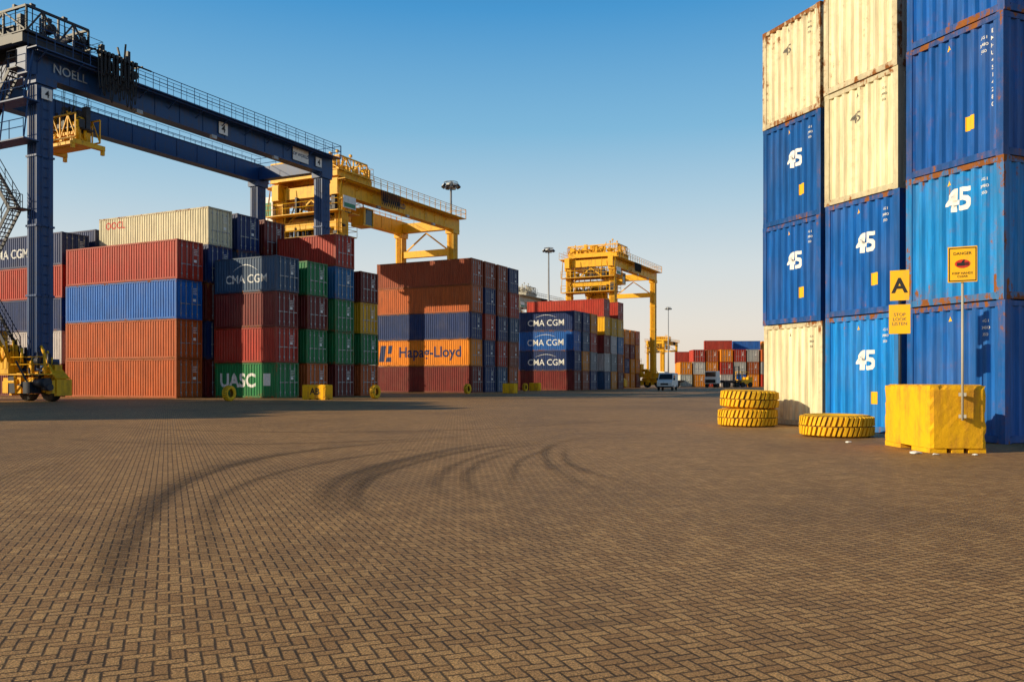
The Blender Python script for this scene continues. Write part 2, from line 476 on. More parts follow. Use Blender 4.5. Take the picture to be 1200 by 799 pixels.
c=mixc(nt,mapr(nt,big,.42,.68,0,.48),c,(.25,.145,.07))
c=mixc(nt,mapr(nt,spots,.58,.74,0,.6),c,(.10,.06,.032))
gr=mapr(nt,grain,.35,.66,.12,1.55)
gc=N(nt,"ShaderNodeCombineColor")
for q in range(3): nt.links.new(gr,gc.inputs[q])
c=mixc(nt,1.0,c,gc.outputs[0],'MULTIPLY')
c=mixc(nt,math_(nt,'MULTIPLY',math_(nt,'SUBTRACT',1,mort),mapr(nt,mid,.3,.7,.75,1.0)),c,(.040,.022,.012))
nt.links.new(c,b.inputs["Base Color"]); b.inputs["Roughness"].default_value=.66
b.inputs["Specular IOR Level"].default_value=.4; b.inputs["Specular Tint"].default_value=(1,.8,.5,1)
hgt=math_(nt,'ADD',math_(nt,'MULTIPLY',mapr(nt,d,.0,.16),.6),math_(nt,'MULTIPLY',grain,.9))
hgt=math_(nt,'ADD',hgt,math_(nt,'MULTIPLY',wn.outputs[0],.25))
bp=N(nt,"ShaderNodeBump"); bp.inputs["Strength"].default_value=.6; bp.inputs["Distance"].default_value=.010
nt.links.new(hgt,bp.inputs["Height"]); nt.links.new(bp.outputs[0],b.inputs["Normal"])
bm=bmesh.new(); 
f=bm.faces.new([bm.verts.new(p) for p in ((-1500,-1500,0),(1500,-1500,0),(1500,3000,0),(-1500,3000,0))])
g=obj("ground",mesh_of(bm,"ground",m)); g["kind"]="structure"

m,nt,b=newmat("tyre_mark_rubber")
uv=N(nt,"ShaderNodeUVMap"); uv.uv_map="UVMap"
sp=N(nt,"ShaderNodeSeparateXYZ"); nt.links.new(uv.outputs[0],sp.inputs[0])
tc=N(nt,"ShaderNodeTexCoord")
across=math_(nt,'ABSOLUTE',math_(nt,'SUBTRACT',math_(nt,'MULTIPLY',sp.outputs[1],2),1))
e1=mapr(nt,across,1.0,.0)
ends=math_(nt,'MULTIPLY',mapr(nt,sp.outputs[0],0,.4),mapr(nt,sp.outputs[0],1,.6))
st=mapr(nt,noise(nt,mapping(nt,uv.outputs[0],(5,12,1)),1,5,.7),.3,.7,.15,1)
gr=mapr(nt,noise(nt,tc.outputs["Object"],45,3,.7),.35,.6,.25,1)
al=math_(nt,'MULTIPLY',math_(nt,'MULTIPLY',e1,ends),math_(nt,'MULTIPLY',st,gr))
al=math_(nt,'MULTIPLY',al,.66)
nt.links.new(al,b.inputs["Alpha"]); b.inputs["Base Color"].default_value=(.05,.034,.022,1); b.inputs["Roughness"].default_value=.8
M_MARK=m
def strip(pts,w,z):
    P=[Vector(p) for p in pts]; out=[]
    P=[P[0]*2-P[1]]+P+[P[-1]*2-P[-2]]
    for q in range(1,len(P)-2):
        for s in range(10):
            t=s/10; p0,p1,p2,p3=P[q-1:q+3]
            out.append(.5*((2*p1)+(p2-p0)*t+(2*p0-5*p1+4*p2-p3)*t*t+(-p0+3*p1-3*p2+p3)*t**3))
    out.append(P[-2])
    bm=bmesh.new(); uvl=bm.loops.layers.uv.new("UVMap"); prev=None; n=len(out)
    for q,p in enumerate(out):
        t=(out[min(q+1,n-1)]-out[max(q-1,0)]).normalized(); nn=Vector((-t.y,t.x))
        a=bm.verts.new((*(p-nn*w/2),z)); c=bm.verts.new((*(p+nn*w/2),z))
        if prev:
            f=bm.faces.new((prev[0],a,c,prev[1]))
            for l,(uu,vv) in zip(f.loops,(((q-1)/n,0),(q/n,0),(q/n,1),((q-1)/n,1))): l[uvl].uv=(uu,vv)
        prev=(a,c)
    o=obj("tyre_mark",mesh_of(bm,"tyre_mark",M_MARK)); o["kind"]="structure"
    o["label"]="dark curved rubber tyre mark on the pavers"
marks=[
 ([(-1.9,4.6),(-2.5,5.3),(-3.3,7.5),(-4.1,11.1),(-3.9,14.8),(-1.9,18.2),(1.5,20.5)],.36),
 ([(-1.95,5.6),(-2.35,6.6),(-3.2,9.3),(-3.1,12.5),(-1.9,15.6),(.5,18.5)],.32),
 ([(-1.5,7.8),(-1.95,8.8),(-2.25,11),(-1.7,14.0),(-.6,16.9),(1.5,19)],.36),
 ([(-1.1,7.6),(-1.6,8.8),(-1.85,11),(-1.25,14.0),(-.2,16.6),(1.6,18.5)],.28),
 ([(-.5,8.6),(-.95,10.5),(-.8,13.2),(.1,16.3),(1.9,18.6)],.30),
 ([(.1,8.3),(-.5,10.0),(-.6,12.2),(-.2,14.5),(.9,17)],.30),
 ([(-.1,9.3),(.0,11.4),(.2,14),(1.2,17.5)],.24),
 ([(1.5,8.5),(.75,11.0),(.55,13.5),(.75,16.6),(2.0,20)],.32),
 ([(1.9,9.3),(1.05,11.8),(.85,14),(1.1,16.8)],.26),
 ([(-12,20),(-8,17.5),(-5,17),(-2,18.5),(2,22)],.45),
 ([(-14,26),(-9,22),(-4,21),(0,23),(6,30)],.5),
 ([(-3.6,4.3),(-5,6.3),(-6.5,10),(-7,15)],.35),
 ([(-2.2,4.9),(-2.8,5.9),(-3.7,8.6),(-4.3,12),(-3.7,15.6),(-1,18.9)],.7),
 ([(-1.3,7.9),(-1.9,9.6),(-1.9,12.5),(-.9,15.6),(1.2,18.6)],.8),
]
for n_,(p,w) in enumerate(marks): strip(p,w,.004+.0012*n_)

# ------------------------------------------------------------------ cranes
def plate_text(parent,s,size,pos,yaw,mat,bold=.02,name="lettering"):
    bm=text_geom(s,size,bold)
    me=mesh_of(bm,name,mat)
    return obj(name,me,parent,loc=pos,rot=(R(90),0,yaw))
def railing(bm,pts,h=1.1,step=1.5,r=.03):
    for a,b_ in zip(pts[:-1],pts[1:]):
        a=Vector(a); b_=Vector(b_); n=max(1,int((b_-a).length/step))
        for q in range(n+1):
            p=a.lerp(b_,q/n); tube(bm,p,p+Vector((0,0,h)),r,4)
        for hh in (h,h*.55): 
            tube(bm,a+Vector((0,0,hh)),b_+Vector((0,0,hh)),r,4)
def wheel_mesh(r,w):
    bm=bmesh.new(); seg=28
    pf=[(.45*r,-w/2*.7),(.62*r,-w/2*.95),(.9*r,-w/2),(r,-w/2*.75),(r,w/2*.75),(.9*r,w/2),(.62*r,w/2*.95),(.45*r,w/2*.7)]
    rings=[]
    for s in range(seg):
        t=2*math.pi*s/seg; rings.append([bm.verts.new((q[1],q[0]*math.cos(t),q[0]*math.sin(t))) for q in pf])
    for s in range(seg):
        A_,B_=rings[s],rings[(s+1)%seg]
        for q in range(len(pf)):
            z=(q+1)%len(pf); f=bm.faces.new((A_[q],B_[q],B_[z],A_[z])); f.smooth=True
    tube(bm,(-w*.3,0,0),(w*.3,0,0),.5*r,20,mi=1); tube(bm,(-w*.45,0,0),(w*.45,0,0),.2*r,12,mi=1)
    return mesh_of(bm,"wheel",[M_RUB,M_YEL])
WHEEL=wheel_mesh(.78,.5)
def machinery(bm,x0,x1,y0,y1,z,rnd,n=14,hmax=1.6,sc_=1.0):
    for q in range(n):
        cx=rnd.uniform(x0+.3,x1-.3); cy=rnd.uniform(y0+.3,y1-.3); w=rnd.uniform(.12,.42)*sc_; d_=rnd.uniform(.12,.45)*sc_; h=rnd.uniform(.4,hmax)
        t=rnd.random()
        if t<.35: box(bm,cx-w,cx+w,cy-d_,cy+d_,z+.01*q/ n,z+h)
        elif t<.55: tube(bm,(cx,cy-d_*1.5,z+h*.6),(cx,cy+d_*1.5,z+h*.6),.15+.2*rnd.random(),10)
        elif t<.8: tube(bm,(cx,cy,z),(cx,cy,z+h),.05+.08*rnd.random(),8)
        else:
            beam(bm,(cx,cy,z),(cx+rnd.uniform(-.8,.8),cy+rnd.uniform(-.8,.8),z+h+.4),.1,.1)
def truss(bm,a,b_,h,n,r=.07):
    a=Vector(a); b_=Vector(b_); up=Vector((0,0,h))
    beam(bm,a+up,b_+up,r*2,r*2); beam(bm,a,b_,r*2,r*2)
    for q in range(n+1):
        p=a.lerp(b_,q/n); beam(bm,p,p+up,r*1.6,r*1.6)
        if q<n:
            p2=a.lerp(b_,(q+1)/n)
            if q%2: beam(bm,p+up,p2,r*1.3,r*1.3)
            else: beam(bm,p,p2+up,r*1.3,r*1.3)
def rtg(origin,S,W,H,main,base,t,label,lowtie=True,detail=True,spreader_z=None,seed=1):
    rnd=random.Random(seed)
    e=empty("gantry_crane",(origin[0],origin[1],0),math.pi/2-TH,label,"gantry crane","rubber tyred gantry cranes")
    G=1.5
    for sx in (0,S):
        for sy in (0,W):
            bm=bmesh.new(); box(bm,sx-.55,sx+.55,sy-.45,sy+.45,2.6,H-G-.003)
            box(bm,sx-.7,sx+.7,sy-.6,sy+.6,H-G-.5,H-G-.003)
            for fz in (.3,.5,.7): box(bm,sx-.62,sx+.62,sy-.52,sy+.52,H*fz,H*fz+.12)
            for q in range(3):
                tube(bm,(sx-.6,sy-.25+.2*q,2.7),(sx-.6,sy-.25+.2*q,H-G-.6),.04,4)
            for q in (-.22,.22): tube(bm,(sx+q,sy-.56,2.7),(sx+q,sy-.56,H-G-.6),.03,4)
            for q in range(int((H-5)/.6)): tube(bm,(sx-.22,sy-.56,3+q*.6),(sx+.22,sy-.56,3+q*.6),.02,4)
            obj("leg",mesh_of(bm,"leg",main),e)
            bm=bmesh.new(); 
            box(bm,sx-.4,sx+.4,sy-1.9,sy+1.9,1.15,1.6); box(bm,sx-.5,sx+.5,sy-.5,sy+.5,1.55,1.85)
            for q in (-1,1):
                for s2 in (-1,1):
                    xa,xb=sorted((sx+s2*.42,sx+s2*.56)); box(bm,xa,xb,sy+q*1.05-.22,sy+q*1.05+.22,.55,1.5)
                box(bm,sx-.5,sx+.5,sy+q*2.15-.12,sy+q*2.15+.12,.35,1.35)
                beam(bm,(sx,sy+q*2.1,1.4),(sx,sy+q*1.4,1.95),.95,.06)
                box(bm,sx+.5,sx+1.0,sy+q*.5-.22,sy+q*.5+.22,1.0,1.45)
                box(bm,sx-1.05,sx-.5,sy+q*.6-.25,sy+q*.6+.2,.9,1.5)
                tube(bm,(sx-1.0,sy+q*1.4,1.2),(sx-1.0,sy+q*.5,1.2),.2,10)
                beam(bm,(sx-.5,sy+q*2.0,1.5),(sx-.3,sy+q*.5,3.4),.12,.12)
                box(bm,sx-.75,sx-.55,sy+q*1.9-.3,sy+q*1.9+.3,.5,1.3)
            box(bm,sx-.5,sx+.5,sy-.28,sy+.28,.45,1.15)
            machinery(bm,sx-1.1,sx+.9,sy-1.8,sy+1.8,1.6,rnd,16,1.2,.7)
            if detail:
                machinery(bm,sx-1.4,sx+.4,sy-2.4,sy+3.2,.5,rnd,16,1.4,.7)
                machinery(bm,sx-1.3,sx-.2,sy+.6,sy+3.6,1.7,rnd,14,2.0,.7)
                box(bm,sx-1.4,sx-.7,sy+1.0,sy+2.6,1.7,3.3)
                for q in range(4): box(bm,sx-1.43,sx-1.4,sy+1.1+q*.38,sy+1.36+q*.38,2.0,3.1)
            railing(bm,[(sx-1.3,sy-2.2,1.7),(sx-1.3,sy+2.2,1.7)],1.0,.9,.03)
            box(bm,sx-1.35,sx-.5,sy-2.2,sy+2.2,1.62,1.69)
            bo=obj("bogie",mesh_of(bm,"bogie",base),e)
            for q in (-1,1): obj("wheel",WHEEL,bo,loc=(sx,sy+q*1.05,.78))
            if detail:
                bm=bmesh.new(); machinery(bm,sx-1.6,sx+.7,sy-2.4,sy+2.3,.5,rnd,22,1.7,.8); machinery(bm,sx-1.3,sx+.5,sy-1.8,sy+2.6,2.0,rnd,16,1.6,.8)
                obj("drive_unit",mesh_of(bm,"drive_unit",M_DARK),bo)
        bm=bmesh.new(); box(bm,sx-.45,sx+.45,-1.2,W+1.2,1.86,2.597)
        obj("sill_beam",mesh_of(bm,"sill_beam",main),e)
        bm=bmesh.new(); box(bm,sx-.4,sx+.4,.453,W-.453,H-G+.1,H-.25)
        if lowtie:
            box(bm,sx-.35,sx+.35,.453,W-.453,H-4.6,H-3.8)
            beam(bm,(sx,.6,H-3.9),(sx,W/2,H-1.6),.16,.16); beam(bm,(sx,W-.6,H-3.9),(sx,W/2,H-1.6),.16,.16)
        obj("tie_beam",mesh_of(bm,"tie_beam",main),e)
    for sy in (0,W):
        bm=bmesh.new(); box(bm,-1.2,S+1.0,sy-.42,sy+.42,H-G,H)
        box(bm,-1.2,S+1.0,sy-.5,sy+.5,H-.0,H+.06); box(bm,-1.2,S+1.0,sy-.5,sy+.5,H-G-.05,H-G)
        n=int(S/2.2)
        for q in range(n): 
            x=-.5+q*2.2; box(bm,x,x+.05,sy-.46,sy+.46,H-G,H)
        tube(bm,(-1,sy,H+.14),(S+.8,sy,H+.14),.07,4)
        obj("girder",mesh_of(bm,"girder",main),e)
        out=-1 if sy==0 else 1
        bm=bmesh.new(); ya,yb=sorted((sy+out*.5,sy+out*1.4)); box(bm,-1.2,S+1.0,ya,yb,H-.12,H-.05)
        for q in range(int(S/2.5)+1):
            beam(bm,(q*2.5-.5,sy+out*.45,H-.7),(q*2.5-.5,sy+out*1.35,H-.12),.06,.06)
        tube(bm,(-1,sy+out*1.2,H-.22),(S,sy+out*1.2,H-.22),.05,4); tube(bm,(-1,sy+out*1.0,H-.2),(S,sy+out*1.0,H-.2),.04,4)
        railing(bm,[(-1.2,sy+out*1.38,H-.05),(S+1,sy+out*1.38,H-.05)],1.1,1.2)
        railing(bm,[(-1.2,sy+out*.6,H+.06),(S+1,sy+out*.6,H+.06)],1.1,1.2,.02)
        railing(bm,[(S+1,sy-1.3,H-.05),(S+1,sy+1.3,H-.05)])
        obj("walkway",mesh_of(bm,"walkway",main if detail else base),e)
    tl=2.7 if detail else 2.9
    th=1.5 if detail else 1.3
    bm=bmesh.new()
    box(bm,t-tl,t+tl,-.5,.5,H+.25,H+.8); box(bm,t-tl,t+tl,W-.5,W+.5,H+.25,H+.8)
    for x in (-tl+.2,-.8,.8,tl-.2): box(bm,t+x-.2,t+x+.2,.5,W-.5,H+.3,H+.85)
    box(bm,t-tl,t+tl,-.7,W+.7,H+.86,H+.93)
    machinery(bm,t-tl,t+tl,-.5,W+.5,H+.93,rnd,60 if detail else 50,1.5 if detail else 1.8)
    for y in (-.6,W*.5,W+.6): truss(bm,(t-tl+.2,y,H+.95),(t+tl-1.0,y,H+.95),th,4)
    for x in (t-tl+.2,t+tl-1.0): truss(bm,(x,-.6,H+.95),(x,W+.6,H+.95),th,4)
    railing(bm,[(t-tl,-.7,H+.93),(t+tl,-.7,H+.93),(t+tl,W+.7,H+.93),(t-tl,W+.7,H+.93),(t-tl,-.7,H+.93)],1.1,1.2,.02)
    for q in range(5):
        x=t-2.2+q*1.1; tube(bm,(x,.9,H+.9),(x,.9,H+2.6+.5*(q%2)),.04,4); box(bm,x-.15,x+.15,.8,1.0,H+2.6+.5*(q%2),H+2.85+.5*(q%2))
    obj("trolley",mesh_of(bm,"trolley",M_DARK if detail else base),e)
    bm=bmesh.new()
    box(bm,t-1.2,t+.4,W*.5-1.2,W*.5+1.0,H+.95,H+2.2); box(bm,t-1.3,t+.5,W*.5-1.3,W*.5+1.1,H+2.2,H+2.28)
    obj("machinery_house",mesh_of(bm,"machinery_house",M_DARK if detail else base),e)
    bm=bmesh.new()
    for zz,xe in ((H-3.2,1.9),(H-5.6,1.4)):
        box(bm,-1.7,-.62,-.9,W+.9,zz-.08,zz); railing(bm,[(-1.7,-.9,zz),(-1.7,W+.9,zz)],1.1,1.2)
        if not detail:
            box(bm,.62,xe,-.9,W+.9,zz-.08,zz); railing(bm,[(xe,-.9,zz),(xe,W+.9,zz)],1.1,1.2)
            railing(bm,[(-1.7,-.9,zz),(xe,-.9,zz)],1.1,1.2)
            machinery(bm,.6,xe+.3,0,W,zz,rnd,12,1.5,.7)
        for y in (-.8,1.5,W-1.5,W+.8): tube(bm,(-1.6,y,zz),(-1.0,y,H-.2),.05,4)
    if not detail:
        for y in (.6,2.4,4.6,6.6): 
            beam(bm,(1.8,y,H-5.6),(1.8,y,H-1.2),.12,.12); beam(bm,(1.8,y,H-5.6),(1.8,y+1.2,H-3),.08,.08)
    obj("maintenance_platform",mesh_of(bm,"maintenance_platform",main),e)
    if not detail:
        bm=bmesh.new()
        for z_ in (H-5.55,H-3.15):
            box(bm,-1.3,1.3,-.5,W+.3,z_-.02,z_+.06); machinery(bm,-1.3,1.8,-.6,W+.4,z_+.03,rnd,16,1.8,.7)
        obj("hoist_motor",mesh_of(bm,"hoist_motor",M_DARK),e)
        bm=bmesh.new(); cy=1.4
        box(bm,t+2.9,t+4.7,cy-.8,cy+.8,H-3.7,H-3.55); box(bm,t+2.9,t+4.7,cy-.8,cy+.8,H-1.9,H-1.78)
        for x in (2.95,4.65):
            for y in (-.75,.75): box(bm,t+x-.05,t+x+.05,cy+y-.05,cy+y+.05,H-3.55,H-1.9)
        box(bm,t+2.9,t+3.3,cy-.8,cy+.8,H-3.55,H-1.9)
        for y in (-.6,.6): tube(bm,(t+3.2,cy+y,H-1.75),(t+2.6,cy+y,H+.3),.07,4)
        cb_=obj("operator_cabin",mesh_of(bm,"operator_cabin",base),e)
        bm=bmesh.new(); box(bm,t+3.32,t+4.63,cy-.73,cy+.73,H-3.52,H-1.95)
        obj("cabin_window",mesh_of(bm,"cabin_window",M_GLASS),cb_)
        bm=bmesh.new(); box(bm,-1.0,1.0,-1.05,-.97,H-2.9,H-1.7); sp2=obj("notice_panel",mesh_of(bm,"notice_panel",M_WHITE),e)
        bm=bmesh.new(); box(bm,-.9,.9,-1.075,-1.055,H-2.8,H-2.4); obj("green_band",mesh_of(bm,"green_band",M_GRN),sp2)
    sz=spreader_z if spreader_z else H-4.2
    yc=W/2-(1.8 if detail else 0); ts=t+(2.2 if detail else 0)
    bm=bmesh.new(); 
    box(bm,ts-.6,ts+.6,yc-1.2,yc+1.2,sz+.9,sz+1.1); box(bm,ts-.75,ts+.75,yc-1.7,yc+1.7,sz+.25,sz+.5)
    box(bm,ts-.3,ts+.3,yc-1.9,yc+1.9,sz+.2,sz+.45)
    machinery(bm,ts-1.1,ts+1.1,yc-2.0,yc+2.0,sz+.5,rnd,44,1.9,.65)
    for y in (-1.9,1.9):
        box(bm,ts-1.2,ts+1.2,yc+y-.14,yc+y+.14,sz+.1,sz+.4)
        for x in (-1.1,1.1): 
            box(bm,ts+x-.1,ts+x+.1,yc+y-.1,yc+y+.1,sz-.2,sz+.1)
    for y in (-1.2,1.2): tube(bm,(ts-.3,yc+y,sz+1.8),(ts+.3,yc+y,sz+1.8),.38,14)
    for x in (-.9,.9): truss(bm,(ts+x,yc-1.9,sz+.6),(ts+x,yc+1.9,sz+.6),1.5,5,.045)
    sp_=obj("spreader",mesh_of(bm,"spreader",M_YEL),e)
    bm=bmesh.new(); 
    box(bm,ts-.5,ts+.5,yc-.7,yc+.5,sz+1.32,sz+2.3); box(bm,ts-.7,ts+.7,yc-1.6,yc+1.6,sz+1.305,sz+1.4); machinery(bm,ts-.9,ts+.9,yc-1.8,yc+1.8,sz+1.35,rnd,24,1.7,.7)
    obj("hoist_unit",mesh_of(bm,"hoist_unit",M_DARK),sp_)
    bm=bmesh.new()
    for x in (-.4,.4):
        for y in (-1.25,-1.1,1.1,1.25): tube(bm,(ts+x,yc+y,sz+1.6),(ts+x*1.6,yc+y*1.1,H+.4),.025,4)
    obj("hoist_rope",mesh_of(bm,"hoist_rope",M_DARK),sp_)
    bm=bmesh.new()
    if detail:
        x0=2.9
        for q in range(9):
            xq=x0+q*.30
            for (yy,dd,ph) in ((-1.55,2.5,0),(-1.68,2.1,.1),(-1.8,1.7,.05),(-1.62,2.9,.2)):
                prev=None; dd*=rnd.uniform(.75,1.1)
                for s in range(9):
                    a_=s/8; p=Vector((xq+ph+.30*a_,yy,H+.9-dd*(1-(2*a_-1)**2)**.5))
                    if prev is not None: tube(bm,prev,p,.045,4,caps=False)
                    prev=p
        tube(bm,(2.0,-1.6,H+.95),(7,-1.6,H+.95),.06,4)
        for q in range(10): box(bm,x0+q*.30-.08,x0+q*.30+.1,-1.85,-1.5,H+.8,H+1.05)
        for q in range(4): 
            xx=2.6+q*1.2; beam(bm,(xx,-.5,H+1.0),(xx,-1.7,H+1.0),.08,.08)
            box(bm,xx-.04,xx+.04,-.6,-.5,H,H+1.0)
        machinery(bm,2.8,6,-1.9,-.9,H-.05,rnd,14,1.9,.7)
    else:
        for q in range(9):
            xq=t+3.2+q*.38; 
            for (yy,dd) in ((-1.5,1.5),(-1.58,1.2)):
                prev=None
                for s in range(9):
                    a_=s/8; p=Vector((xq+.36*a_,yy,H-.1-dd*(1-(2*a_-1)**2)**.5*1.0))
                    if prev is not None: tube(bm,prev,p,.035,4,caps=False)
                    prev=p
    obj("festoon_cable",mesh_of(bm,"festoon_cable",M_BLACK),e)
    xo=0 if detail else S+2.4
    bm=bmesh.new(); box(bm,xo-1.9,xo-.5,2.4,W-1.0,2.2,4.3); box(bm,xo-1.95,xo-.45,2.35,W-.95,4.3,4.4)
    for q in range(4): box(bm,xo-1.93,xo-1.9,2.7+q*.9,3.3+q*.9,2.6,3.9)
    for q in range(2): tube(bm,(xo-1.2,3.0+q*2,4.4),(xo-1.2,3.0+q*2,5.3),.1,8)
    railing(bm,[(xo-1.9,2.4,4.4),(xo-1.9,W-1,4.4)],1,1,.025)
    machinery(bm,xo-1.9,xo-.2,-.2,2.2,2.4,rnd,8,1.6)
    obj("engine_house",mesh_of(bm,"engine_house",base),e)
    if detail:
        bm=bmesh.new(); zz=3.0; xx=-1.05; lev=0
        while zz<H-3.0:
            y0,y1=(.9,W-3.0) if lev%2==0 else (W-3.0,.9)
            z2=min(zz+4.4,H-1.2)
            for s in (-.35,.35):
                beam(bm,(xx+s,y0,zz),(xx+s,y1,z2),.05,.24)
                tube(bm,(xx+s,y0,zz+1.0),(xx+s,y1,z2+1.0),.035,4)
                tube(bm,(xx+s,y0,zz+.55),(xx+s,y1,z2+.55),.025,4)
                for q in range(6):
                    p=Vector((xx+s,y0,zz)).lerp(Vector((xx+s,y1,z2)),q/5); tube(bm,p,p+Vector((0,0,1.0)),.028,4)
            n=18
            for q in range(n):
                a_=(q+.5)/n; y=y0+(y1-y0)*a_; z=zz+(z2-zz)*a_
                box(bm,xx-.33,xx+.33,y-.12,y+.12,z,z+.03)
            ye=y1+(.9 if y1>y0 else -.9); ya,yb=sorted((y1,ye)); box(bm,xx-.5,xx+.5,ya,yb,z2-.06,z2)
            railing(bm,[(xx-.5,ya,z2),(xx-.5,yb,z2),(xx+.5,yb,z2)],1.0,.7,.028)
            zz=z2; lev+=1
        obj("stairway",mesh_of(bm,"stairway",M_DARK),e)
    for q in range(3):
        bm=bmesh.new(); x=S*(.25+.25*q); box(bm,x-.25,x+.25,-.75,-.5,H-G-.35,H-G-.1)
        obj("floodlight",mesh_of(bm,"floodlight",M_GREY),e)
    return e
H1=21.5
cr=rtg((-29.3,53.0),27.1,7.6,H1,M_BLUE,M_YEL,1.2,"tall blue gantry crane on yellow wheel bogies over container rows",lowtie=False,spreader_z=16.5,seed=3)
def sign(e,x0,x1,z0,z1,y,mat,name="sign_plate"):
    bm=bmesh.new(); box(bm,x0,x1,y-.03,y,z0,z1); return obj(name,mesh_of(bm,name,mat),e)
s_=sign(cr,14.2,15.1,H1-1.25,H1-.35,-.52,M_WHITE); plate_text(s_,"4",.8,(14.65,-.56,H1-.8),0,M_BLACK)
s_=sign(cr,25.6,26.4,H1-1.2,H1-.4,-.52,M_WHITE); plate_text(s_,"4",.7,(26.0,-.56,H1-.8),0,M_BLACK)
s_=sign(cr,22.6,24.6,H1-1.3,H1-.2,-.52,M_WHITE); plate_text(s_,"DP WORLD",.38,(23.6,-.56,H1-.75),0,M_NAVY)
plate_text(cr,"NOELL",.78,(1.7,-.53,H1-.75),0,M_GREY,.012)
s_=sign(cr,-.35,.35,H1-2.9,H1-2.2,-.62,M_WHITE); plate_text(s_,"4",.6,(0,-.66,H1-2.55),0,M_BLACK)
c2=rtg((-17.2,86),22,7.6,21.4,M_YEL,M_YEL,1.6,"yellow gantry crane standing over stacked containers",spreader_z=15.0,detail=False,seed=5)
H2=21.4
plate_text(c2,"DP WORLD",.8,(8.7,-.53,H2-.75),0,M_NAVY)
bm=bmesh.new(); box(bm,-.9,1.6,8.2,10.8,H2-3.6,H2-1.0)
eh=obj("electrical_house",mesh_of(bm,"electrical_house",M_WHITE),c2)
bm=bmesh.new(); box(bm,-.93,-.9,8.4,10.4,H2-3.1,H2-1.6); obj("vent_panel",mesh_of(bm,"vent_panel",M_GRN),eh)
c3=rtg((16.4,138.9),22,7.6,21.4,M_YEL,M_YEL,3.5,"yellow gantry crane standing far along the lane",spreader_z=14.5,detail=False,seed=8)
c4=rtg((1.5,196),22,7.6,21.0,M_PALE,M_PALE,6,"distant pale gantry crane rising behind container stacks",detail=False,seed=9)
c5=rtg((71,400),22,7.6,20.0,M_YEL,M_YEL,8,"far yellow gantry crane near the end of the yard",detail=False,seed=10)

# ------------------------------------------------------------------ light masts
def mast(x,y,h,label):
    e=empty("light_mast",(x,y,0),random.uniform(0,1),label,"light mast","floodlight masts")
    bm=bmesh.new(); tube(bm,(0,0,0),(0,0,h),.32,12,.14); tube(bm,(0,0,0),(0,0,.5),.6,12)
    obj("pole",mesh_of(bm,"pole",M_GREY),e)
    bm=bmesh.new(); tube(bm,(0,0,h-1.0),(0,0,h-.1),.22,10)
    for rr,zz in ((1.0,h-.9),(1.0,h-.2)):
        for q in range(12):
            a,b_=2*math.pi*q/12,2*math.pi*(q+1)/12
            tube(bm,(rr*math.cos(a),rr*math.sin(a),zz),(rr*math.cos(b_),rr*math.sin(b_),zz),.05,4)
            if q%3==0: tube(bm,(0,0,zz),(rr*math.cos(a),rr*math.sin(a),zz),.05,4)
    obj("lamp_ring",mesh_of(bm,"lamp_ring",M_GREY),e)
    bm=bmesh.new(); box(bm,-.28,.28,-.16,.16,-.24,.24,0); box(bm,-.24,.24,-.18,-.16,-.2,.2,1)
    fm=mesh_of(bm,"floodlight",[M_DARK,M_LENS])
    for q in range(8):
        a=2*math.pi*q/8
        obj("floodlight",fm,e,loc=(1.15*math.cos(a),1.15*math.sin(a),h-.75),rot=(R(-35),0,a+math.pi/2))
mast(-8.8,123,30,"tall grey floodlight mast behind the yellow crane")
mast(7.9,184,30,"tall grey floodlight mast beyond container stacks")
mast(61,333,30,"slim distant floodlight mast at the yard end")

